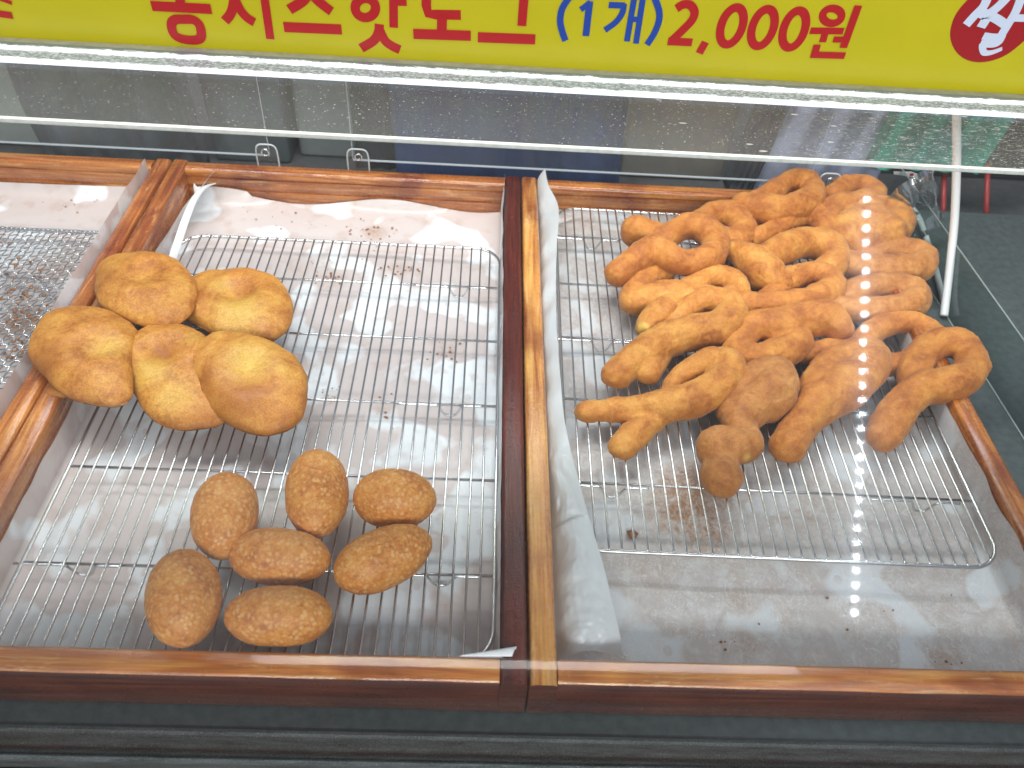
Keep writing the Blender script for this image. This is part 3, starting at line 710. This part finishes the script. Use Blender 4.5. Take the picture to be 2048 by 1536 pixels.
# (x, y, radius, height offset) in enlarged-photo measure; base height
TW = [
 (0, 2.2, [(55, 1108, 50, 0), (120, 1105, 50, 0), (220, 1098, 54, .1), (350, 1085, 66, .5), (480, 1065, 72, .9), (600, 1010, 72, 1.3), (680, 925, 64, 1.5), (655, 880, 52, 1.5), (575, 882, 48, 1.4), (500, 925, 46, 1.0), (440, 975, 42, .6), (410, 1040, 44, .0), (360, 1130, 50, -.1), (270, 1200, 58, 0), (210, 1258, 60, 0)], 'long twisted doughnut with a round loop at its right end, nearest the paper flap', []),
 (0, 3.2, [(182, 945, 58, -.9), (280, 860, 58, -.3), (400, 790, 64, 0), (520, 758, 66, .3), (630, 735, 66, .5), (690, 670, 56, .7), (650, 620, 50, .7), (560, 618, 46, .5), (490, 660, 44, .2), (420, 730, 42, -.2), (380, 830, 46, -.7), (318, 930, 52, -.8)], 'twisted doughnut with two blunt feet and a pale spot on the right of its loop', [(725, 715, 45)]),
 (0, 2.8, [(385, 500, 42, -.2), (315, 520, 48, -.2), (262, 585, 50, -.2), (262, 628, 50, -.2), (350, 605, 58, .1), (450, 600, 62, .3), (560, 612, 55, .3), (660, 620, 50, .3), (710, 580, 46, .4), (680, 525, 44, .5), (600, 512, 44, .5), (530, 545, 40, .3), (460, 590, 38, 0), (400, 660, 52, .5), (340, 700, 46, .4), (305, 735, 38, .3)], 'yellowish twisted doughnut squeezed between two others at the left of the pile', [(300, 740, 38)]),
 (1, 3.9, [(268, 310, 54, -.3), (335, 325, 48, -.2), (395, 345, 46, 0), (430, 320, 44, .2), (490, 290, 46, .3), (570, 305, 52, .4), (620, 370, 52, .3), (585, 430, 50, .3), (500, 452, 48, .3), (420, 430, 50, .5), (345, 395, 56, .3), (260, 445, 52, 0), (185, 500, 48, -.3)], 'twisted doughnut with a clear round hole and dark knobbly end, back left of pile', []),
 (1, 3.4, [(560, 265, 44, 0), (620, 235, 48, 0), (700, 250, 52, 0), (735, 310, 50, 0), (700, 360, 46, -.1), (620, 330, 44, -.2)], 'short curled twist tucked behind the one with the round hole', []),
 (1, 4.4, [(735, 200, 42, -.3), (810, 215, 52, -.2), (900, 225, 54, 0), (990, 200, 50, .2), (1040, 160, 42, .3), (1030, 105, 38, .4), (970, 90, 38, .4), (900, 120, 38, .3), (840, 165, 40, .1), (780, 190, 38, 0)], 'looped twisted doughnut at the very back, left of the rear pair', []),
 (1, 4.2, [(1110, 260, 46, -.2), (1120, 215, 46, 0), (1200, 195, 46, .1), (1280, 175, 44, .2), (1320, 140, 36, .3), (1265, 110, 36, .3), (1190, 115, 38, .2), (1125, 155, 38, .1)], 'twisted doughnut with a loop at the very back, right of the rear pair', []),
 (0, 3.6, [(1190, 250, 48, 0), (1280, 230, 50, .1), (1370, 235, 56, .2), (1410, 275, 56, .2), (1350, 325, 66, .2), (1250, 345, 66, .2), (1195, 340, 60, .2), (1200, 300, 60, .3), (1300, 280, 70, .4)], 'fat smooth twist without an open hole, at the back right under the light reflections', []),
 (1, 3.6, [(800, 350, 48, -.6), (880, 310, 44, -.2), (950, 255, 48, .1), (1040, 240, 50, .2), (1100, 290, 48, .2), (1095, 350, 46, .1), (1020, 380, 44, -.2)], 'twisted doughnut arching over the middle of the rear rows', []),
 (0, 3.4, [(705, 398, 38, .2), (765, 440, 54, .2), (840, 500, 58, .1), (900, 540, 48, -.2), (980, 510, 40, -.3), (1080, 490, 42, -.1), (1140, 450, 48, .2), (1115, 385, 52, .4), (1020, 360, 52, .4), (930, 385, 52, .4), (850, 425, 48, .3), (800, 460, 46, .2)], 'large twisted doughnut with a pale blunt left tip, in the centre of the pile', [(685, 385, 38)]),
 (1, 3.1, [(750, 640, 50, -.2), (840, 645, 56, 0), (940, 640, 56, .1), (1050, 615, 54, .2), (1130, 560, 50, .4), (1100, 505, 42, .5), (1020, 498, 42, .4), (940, 535, 40, .2), (880, 575, 36, 0), (830, 610, 38, -.1)], 'twisted doughnut just behind the one with a pale right end', []),
 (1, 3.5, [(1160, 740, 44, .4), (1110, 695, 58, .5), (1000, 705, 62, .3), (880, 730, 56, .1), (790, 725, 48, -.1), (735, 785, 46, -.4), (700, 850, 50, -.6), (790, 880, 54, -.6), (900, 850, 56, -.4), (985, 800, 46, -.2)], 'thick horizontal twist with a pale yellow right end, across the middle', [(1172, 735, 42)]),
 (2, 3.2, [(1180, 455, 44, 0), (1280, 472, 46, 0), (1400, 482, 50, .1), (1500, 475, 50, .1), (1530, 430, 46, .2), (1470, 398, 42, .2), (1390, 395, 40, .1), (1310, 420, 38, 0), (1240, 450, 38, -.2)], 'folded twist at the right edge of the pile, upper of two alike', []),
 (2, 3.0, [(1170, 655, 46, 0), (1280, 662, 48, 0), (1400, 655, 48, .1), (1485, 625, 50, .1), (1490, 575, 44, .2), (1410, 550, 42, .2), (1310, 560, 46, .1), (1225, 580, 44, 0), (1185, 610, 40, -.2)], 'folded twist at the right edge of the pile, lower of two alike', []),
 (1, 2.7, [(1020, 855, 42, -.3), (1130, 840, 48, -.2), (1240, 815, 50, 0), (1310, 750, 44, .3), (1400, 715, 42, .5), (1490, 720, 44, .5), (1570, 770, 48, .3), (1530, 830, 46, .1), (1450, 890, 44, -.1), (1350, 900, 44, -.2)], 'twist with a wide arch, mostly hidden behind the long front twists on the right', []),
 (1, 3.0, [(1350, 1215, 60, -.6), (1400, 1130, 68, -.4), (1450, 1060, 62, .2), (1530, 1000, 60, .6), (1640, 985, 62, .9), (1730, 940, 60, 1.1), (1735, 860, 56, 1.2), (1680, 805, 54, 1.2), (1600, 805, 54, 1.0), (1530, 850, 52, .6), (1490, 920, 56, .3), (1480, 985, 50, .0)], 'large twist with a big loop reaching past the right rail, rightmost in the pile', []),
 (1, 2.4, [(930, 1258, 70, 0), (985, 1175, 60, 0), (1060, 1080, 76, .3), (1160, 1010, 88, .5), (1260, 930, 80, .8), (1300, 860, 62, 1.0), (1220, 850, 56, .9), (1130, 900, 60, .7), (1060, 980, 58, .5), (1030, 1060, 50, .3)], 'broad slanting twist, second from the right in the front row', []),
 (2, 2.5, [(640, 1395, 74, 0), (635, 1320, 62, 0), (620, 1260, 72, .3), (700, 1255, 72, .5), (760, 1240, 52, .4), (720, 1160, 62, .3), (760, 1090, 78, .5), (850, 1040, 88, .7), (880, 960, 76, .9), (820, 950, 66, .8), (730, 1010, 56, .5), (690, 1100, 55, .3)], 'sugary brown twist with a pale spot and ball-shaped end, front centre', [(742, 1290, 36)]),
]
for k, (mi, zb, raw, lab, pales) in enumerate(TW):
    P = []
    for (px, py, r, dz) in X(raw):
        z = zb+dz+.35; p = atz(px, py, z); rc = r/ppc(p)
        P.append((p, rc*(1.38 if k in (12, 13, 7, 11, 5, 9) else 1.16 if k == 0 else 1.26)))
    pts4 = catmull([p for p, r in P], 7); n = len(pts4)
    rr = []
    for i in range(n):
        u = i/7; a = min(int(u), len(P)-1); b_ = min(a+1, len(P)-1); f = u-a
        rr.append(P[a][1]*(1-f)+P[b_][1]*f)
    b = MB()
    for i, p in enumerate(pts4):     # beads along the line, fused by the remesh
        r = rr[i]*(1+.11*N3(p, .75, k*3.1))
        if i % 2 and i != n-1: continue
        vs, fs = sphere(16, 10); rot = .0
        b.add([p+v*r for v in vs], fs)
    # nothing may sink below the rack wires
    zmin = 2.26
    b.v = [Vector((v.x, v.y, max(v.z, zmin+.12*(v.z-zmin)))) if v.z < zmin else v for v in b.v]
    PS = [(atz(1150+x/2.194, 320+y/2.194, zb+1.0), r/2.194/25) for x, y, r in pales]
    ends = [pts4[0], pts4[-1]]
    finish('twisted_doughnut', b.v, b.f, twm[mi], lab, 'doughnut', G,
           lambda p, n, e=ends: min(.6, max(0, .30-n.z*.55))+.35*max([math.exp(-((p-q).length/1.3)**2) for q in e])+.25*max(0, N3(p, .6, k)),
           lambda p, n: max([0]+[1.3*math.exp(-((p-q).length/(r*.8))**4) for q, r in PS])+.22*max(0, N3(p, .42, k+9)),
           voxel=.135, smooth_it=6, disp=.11, dscale=.9, seed=k*2.7)
# drip on the left round doughnut belongs to that doughnut
dr = [o for o in C.objects if o.name.startswith('round_doughnut')][1]
vs, fs = sphere(20, 14); q = atz(118, 784, 3.9)
mesh('drip', [q+Vector((v.x*.95, v.y*.55, v.z*.4)) for v in vs], fs, discm[1], dr, attrs={'brown': [.4]*len(vs), 'pale': [0.0]*len(vs)})
# split line on the middle oval doughnut
# ------------------------------------------------------------------ crumbs
b = MB(); rnd = random.Random(3)
cs = [(1264, 1068, .38), ]
spots = [(740, 465, 50, 22, 26), (800, 540, 60, 18, 22), (660, 545, 60, 26, 20), (895, 700, 40, 30, 18), (660, 790, 20, 20, 12), (770, 830, 20, 40, 10), (620, 440, 200, 30, 16), (1890, 1325, 60, 8, 4), (1490, 1280, 60, 40, 5), (1700, 1240, 300, 60, 6), (60, 600, 60, 60, 34), (40, 680, 40, 80, 40), (20, 520, 30, 40, 10), (150, 410, 60, 15, 10)]
for (cx, cy, sx, sy, n) in spots:
    for i in range(n): cs.append((rnd.gauss(cx, sx*.5), rnd.gauss(cy, sy*.5), rnd.uniform(.03, .12)+(.08 if cx < 100 else 0)))
for (px, py, r) in cs:
    p = atz(px, py, 1.95 if (px < 100 and rnd.random() < .7) else .62)
    if not 3 < p.y < 52: continue
    bm = bmesh.new(); bmesh.ops.create_icosphere(bm, subdivisions=1, radius=r)
    for v in bm.verts: v.co = Vector((v.co.x*rnd.uniform(.8, 1.5), v.co.y*rnd.uniform(.8, 1.3), v.co.z*.55))+p
    b.bm(bm)
tag(b.build('crumbs', plain('brown_crumbs', (.28, .12, .045), .5)), 'brown fried crumbs scattered over the paper', 'crumbs', kind='stuff')
# ------------------------------------------------------------------ yellow sign with lettering
sign = root('price_sign', (0, 35.6, 24.4), 'yellow price sign with red and blue Korean lettering above the strip light', 'sign')
ya = 35.6
bl = aty(-120, 78, ya); brr = aty(2200, 208, ya)
b = MB(); b.box((-52, ya, 24.02), (52, ya+.5, 46), .04)
b.build('panel', plain('yellow_board', (.52, .455, .006), .35, 0, .03, .6, .06), sign, smooth=False)
red = plain('red_lettering', (.42, .008, .011), .4); blu = plain('blue_lettering', (.012, .055, .32), .4); wht = plain('white_lettering', (.58, .64, .76), .4)
dcnt = [0]
def stroke(b, pts, wpx, curve=True, closed=False, taper=None, name_=''):
    P = [aty(x, y, ya-.03) for x, y in pts]
    w = wpx/ppc(P[0])/2*(1.3 if name_ == 'e' else 1.16)
    if curve and len(P) > 2: P = catmull(P, 7, closed)
    dcnt[0] += 1; off = -.0035*dcnt[0] % .08
    n = len(P); vs = []; fs = []
    for i, p in enumerate(P):
        a = P[i-1] if (i > 0 or closed) else P[i]; c = P[(i+1) % n] if (i < n-1 or closed) else P[i]
        t = (c-a); t.y = 0; t.normalize(); nn = Vector((-t.z, 0, t.x)); ww = w
        if taper: ww = w*(1-taper*i/(n-1))
        for s in (1, -1): vs.append(Vector((p.x+nn.x*ww*s, ya-.02-off*.6, p.z+nn.z*ww*s)))
    m = n if closed else n-1
    for i in range(m):
        j = (i+1) % n; fs.append([2*i, 2*i+1, 2*j+1, 2*j])
    b.add(vs, fs)
def Z(ox, oy, s): return lambda pts: [(ox+x/s, oy+y/s) for x, y in pts]
A = Z(280, 0, 3.938); B_ = Z(760, 0, 3.413); Cc = Z(1300, 0, 4.551)
def ring(cx, cy, a, bb, sh=0, n=16): return [(cx+a*math.cos(t)-sh*bb*math.sin(t), cy+bb*math.sin(t)) for t in [2*math.pi*i/n for i in range(n)]]
def glyph(name, mat, strokes, label=None):
    b = MB()
    for s in strokes: stroke(b, *s[:-1], **s[-1])
    b.build(name, mat, sign, smooth=False)
NC = dict(curve=False); CL = dict(closed=True); CU = {}
glyph('letter', red, [(A([(90, 45), (562, 70)]), 17, NC), (A([(315, -75), (318, 50)]), 16, NC), (A([(345, 150), (420, 155), (470, 200), (482, 285), (440, 314), (340, 307), (270, 270), (248, 195), (275, 155)]), 16, CL),
    (A([(110, -330), (480, -310), (480, -210), (120, -225), (120, -95), (500, -75)]), 16, NC)])
glyph('letter', red, [(A([(738, -90), (738, 20), (715, 105), (668, 165)]), 16, CU), (A([(752, 0), (790, 75), (840, 135), (902, 175)]), 16, CU), (A([(640, -110), (860, -100)]), 16, NC), (A([(740, -220), (745, -160)]), 16, NC), (A([(935, -330), (1027, 308)]), 15, NC)])
glyph('letter', red, [(A([(1345, -100), (1290, 0), (1175, 75)]), 17, CU), (A([(1345, -60), (1400, 5), (1508, 90)]), 17, CU), (A([(1170, -125), (1540, -110)]), 17, NC), (A([(1132, 212), (1588, 232)]), 17.5, NC)])
glyph('letter', red, [(A(ring(1775, 62, 80, 76)), 16, CL), (A([(1640, -80), (1900, -70)]), 15, NC), (A([(1760, -160), (1770, -110)]), 15, NC), (A([(1995, -250), (1998, 218)]), 15.5, NC), (A([(1998, 10), (2100, 12)]), 15, NC), (A([(1884, 190), (1880, 250), (1840, 320), (1740, 380)]), 16, CU), (A([(1886, 235), (1930, 320), (1990, 365), (2048, 392)]), 16, CU)])
glyph('letter', red, [(B_([(315, -140), (316, 40), (330, 92), (380, 100), (552, 103)]), 17, NC), (B_([(300, -140), (540, -130)]), 17, NC), (B_([(424, 110), (422, 220)]), 17, NC), (B_([(228, 230), (620, 243)]), 17.5, NC)])
glyph('letter', red, [(B_([(700, -170), (1000, -155)]), 17, NC), (B_([(995, -170), (968, 176)]), 16, NC), (B_([(668, 253), (1060, 268)]), 17.5, NC)])
glyph('letter', blu, [(B_([(1320, -50), (1275, 5), (1240, 70), (1230, 150), (1246, 220), (1266, 277)]), 11.5, CU)])
glyph('letter', blu, [(B_([(1432, 8), (1405, 245)]), 12, NC), (B_([(1370, 65), (1438, 14)]), 9.5, NC)])
glyph('letter', blu, [(B_([(1562, 33), (1672, 37)]), 10.5, NC), (B_([(1665, 25), (1655, 85), (1610, 150), (1535, 205)]), 10.5, CU), (B_([(1740, -40), (1685, 282)]), 10.5, NC), (B_([(1802, -60), (1747, 297)]), 10.5, NC), (B_([(1712, 130), (1775, 133)]), 9, NC)])
glyph('letter', blu, [(B_([(1855, -50), (1882, 5), (1906, 80), (1902, 150), (1868, 235), (1822, 305)]), 11.5, CU)])
glyph('digit', red, [(Cc([(242, 78), (300, 42), (365, 45), (405, 105), (385, 180), (310, 262), (195, 372)]), 14.5, CU), (Cc([(162, 376), (384, 386)]), 13.5, NC)])
glyph('comma', red, [(Cc([(505, 382), (448, 486)]), 13.5, NC)])
for cx, cy in ((745, 237), (1028, 252), (1313, 266)):
    glyph('digit', red, [(Cc(ring(cx, cy, 98, 168, .26)), 14.5, CL)])
glyph('letter', red, [(Cc(ring(1658, 145, 86, 68)), 13, CL), (Cc([(1458, 280), (1762, 284)]), 11.5, NC), (Cc([(1600, 284), (1570, 386)]), 12.5, NC), (Cc([(1897, 48), (1758, 434)]), 13.5, NC), (Cc([(1668, 357), (1790, 359)]), 10.5, NC), (Cc([(1522, 404), (1494, 510)]), 12.5, NC), (Cc([(1463, 496), (1775, 505)]), 11.5, NC)])
glyph('letter', red, [([(-60, 18), (25, 31)], 12, NC), ([(-20, -10), (24, 6)], 7, NC), ([(-40, -60), (-30, 12)], 12, NC)])
# round emblem
E_ = Z(1850, 0, 10.24)
ep = [(880, 0), (620, 330), (520, 700), (600, 1000), (800, 1200), (1080, 1280), (1400, 1240), (1700, 1110), (2028, 850), (2180, 670), (2280, 300), (2200, 0), (2000, -200), (1720, -280), (1400, -240), (1100, -110)]
P = catmull([aty(x, y, ya-.06) for x, y in E_(ep)], 6, True)
b = MB(); b.add([Vector((p.x, ya-.02, p.z)) for p in P], [list(range(len(P)))])
em_ = b.build('emblem', plain('emblem_red', (.33, .008, .011), .4), sign, smooth=False)
b = MB(); dcnt[0] = 3
for s in [([(1300, -120), (1200, 120), (1000, 330), (840, 510)], 14.5, CU), ([(1110, 230), (1260, 330), (1230, 420), (1140, 560)], 15, CU), ([(1240, 320), (1420, 360), (1640, 500)], 13, CU), ([(1740, -120), (1500, 130), (1280, 300)], 15, CU),
          ([(1980, -80), (1860, 230), (1720, 460), (1560, 720)], 14, CU), ([(1800, 365), (2080, 370)], 11, NC), ([(1190, 735), (1400, 760), (1570, 750)], 11, CU), ([(1590, 720), (1520, 850), (1400, 900), (1130, 890)], 11, CU), ([(1190, 880), (1180, 980), (1220, 1080), (1380, 1070), (1580, 995)], 12, dict(taper=.5))]:
    stroke(b, E_(s[0]), s[1], name_='e', **s[2])
b.build('emblem_lettering', wht, sign, smooth=False)
# ------------------------------------------------------------------ things behind the case
def cloth(name, x0, x1, y, z0, z1, col, label, cat, lean=0.0, seed=0, amp=1.0, rough=.85, topx=0.0):
    rows = []; nx, nz = 40, 16
    for j in range(nz+1):
        t = j/nz; z = z0+(z1-z0)*t
        rows.append([Vector((x0+topx*t+(x1-x0)*i/nx, y+lean*t+amp*math.sin(i*.55+seed)*.8+amp*1.6*N3((i*.16, t*1.5, 0), 1, seed), z)) for i in range(nx+1)])
    front, ff = grid(rows); n = len(front)
    back = [v+Vector((0, 2.5, 0)) for v in front]
    vs = front+back; fs = ff+[[i+n for i in f][::-1] for f in ff]
    W = nx+1; H = nz+1
    for i in range(nx): fs.append([i, i+1, n+i+1, n+i]); fs.append([(H-1)*W+i+1, (H-1)*W+i, n+(H-1)*W+i, n+(H-1)*W+i+1])
    for j in range(nz): fs.append([(j+1)*W, j*W, n+j*W, n+(j+1)*W]); fs.append([j*W+nx, (j+1)*W+nx, n+(j+1)*W+nx, n+j*W+nx])
    o = mesh(name, vs, fs, plain(name+'_mat%d' % seed, col, rough, 0, .3, 4, .25)); tag(o, label, cat); return o
ZB = -4.5
def boxy(name, x0, x1, y0, y1, z1, col, label, cat, rough=.5, metal=0):
    b = MB(); b.box((x0, y0, ZB), (x1, y1, z1), .5); o = b.build(name, plain(name+label[:6], col, rough, metal, .1, 1.5, .2)); autosm(o); tag(o, label, cat); return o
boxy('storage_box', -76, -57.5, 70, 88, 14, (.36, .40, .36), 'olive-grey box behind the case, at the far left', 'box')
cloth('black_cloth', -57.2, -37.5, 67, ZB, 16, (.07, .085, .10), 'black folded cloth behind the leftmost tray', 'cloth', seed=1)
boxy('metal_bin', -37, -27.8, 69, 84, 15, (.22, .27, .28), 'dark grey metal bin behind the middle tray, left of the brackets', 'bin', .35, .6)
boxy('metal_bin', -27.0, -19.6, 71, 84, 15, (.34, .38, .38), 'pale grey metal bin between the two acrylic brackets', 'bin', .35, .3)
cloth('black_cloth', -19.8, -13.6, 69, ZB, 15, (.012, .012, .014), 'narrow black cloth beside the navy apron', 'cloth', seed=3, amp=.4)
cloth('navy_apron', -14.2, 12.8, 66, ZB, 16, (.022, .05, .15), 'wide navy blue apron hanging behind the middle of the case', 'apron', seed=4, amp=.9, topx=-1)
boxy('cardboard_box', 13.2, 26.3, 70, 84, 14, (.27, .24, .20), 'brown-grey cardboard box right of the navy apron', 'box', .8)
cloth('dark_strap', 26.6, 29.6, 68, ZB, 14, (.05, .06, .075), 'slanting dark grey strap between the cardboard box and the pale bag', 'strap', seed=6, amp=.1, topx=2.5)
cloth('pale_bag', 30.0, 44.5, 68, ZB, 13, (.46, .50, .68), 'pale lavender plastic bag behind the pile of twists', 'bag', seed=7, amp=.6, rough=.35, topx=2)
cloth('green_bag', 42.5, 55.5, 66, .8, 16, (.008, .32, .24), 'bright green plastic bag hanging behind the right of the case', 'bag', seed=8, amp=.5, rough=.3, topx=1.5)
boxy('dark_cabinet', 46, 100, 74, 90, 15, (.028, .034, .036), 'nearly black cabinet at the far right behind the case', 'cabinet', .4)
for i, (x, y, ya_, l) in enumerate(((1972, 385, 62, 'red stick hanging at the far right, longer of the two'), (1885, 400, 62, 'red stick hanging at the right beside the white cable'))):
    p = aty(x, y+(45 if i == 0 else 60), ya_); q = aty(x+4, y-60, ya_+5); b = MB(); b.tube([p, q], .32, 8)
    o = b.build('red_stick', plain('red_plastic', (.30, .03, .03), .4)); tag(o, l, 'stick', 'red sticks')
# small white tag with a red mark
p = aty(1820, 350, 57.5)
b = MB(); pts = [p+Vector((-1.9, 0, .25)), p+Vector((0, 0, .35)), p+Vector((1.2, 0, .05)), p+Vector((1.3, 0, -.6)), p+Vector((.4, 0, -.25)), p+Vector((-1.8, 0, .0))]
b.add(pts+[q+Vector((0, .08, 0)) for q in pts], [[0, 1, 2, 3, 4, 5], [11, 10, 9, 8, 7, 6]]+[[i, (i+1) % 6, 6+(i+1) % 6, 6+i] for i in range(6)])
tg = b.build('paper_tag', wh, smooth=False); tag(tg, 'small white tag with a red mark on the green bag', 'tag')
b = MB(); b.add([p+Vector((x, -.03, z)) for x, z in ((-.1, .2), (.35, .25), (.4, -.1), (.0, -.12))], [[0, 1, 2, 3]]); b.build('red_mark', red, tg, smooth=False)
# crumpled clear film at the right
rows = [[aty(1770+90*u+30*v-20*N3((u*3, v*3, 0), 1, 2), 395+120*v-70*u, 51.5+2.5*N3((u*4, v*4, 3), 1, 5)) for u in [i/12 for i in range(13)]] for v in [j/10 for j in range(11)]]
vs, fs = grid(rows); o = mesh('clear_film', vs, fs, glassy('film', (.82, .88, .86), 1.4, .12, haze=.12)); tag(o, 'crumpled clear plastic film at the back right corner of the right tray', 'plastic film')
# row of small lamps over the stall, seen mirrored in the front glass
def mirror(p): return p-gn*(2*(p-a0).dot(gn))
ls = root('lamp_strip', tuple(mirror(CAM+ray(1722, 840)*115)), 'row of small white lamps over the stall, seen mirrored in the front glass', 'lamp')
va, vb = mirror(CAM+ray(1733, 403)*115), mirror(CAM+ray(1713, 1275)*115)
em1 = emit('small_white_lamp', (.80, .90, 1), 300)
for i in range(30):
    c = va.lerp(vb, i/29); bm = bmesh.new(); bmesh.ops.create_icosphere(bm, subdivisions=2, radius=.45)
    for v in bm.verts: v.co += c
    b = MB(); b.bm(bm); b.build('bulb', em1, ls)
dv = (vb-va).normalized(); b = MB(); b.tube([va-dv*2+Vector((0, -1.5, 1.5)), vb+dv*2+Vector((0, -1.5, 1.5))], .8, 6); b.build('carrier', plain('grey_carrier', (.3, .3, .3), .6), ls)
for o in C.objects:
    if '_o' in o: del o['_o']
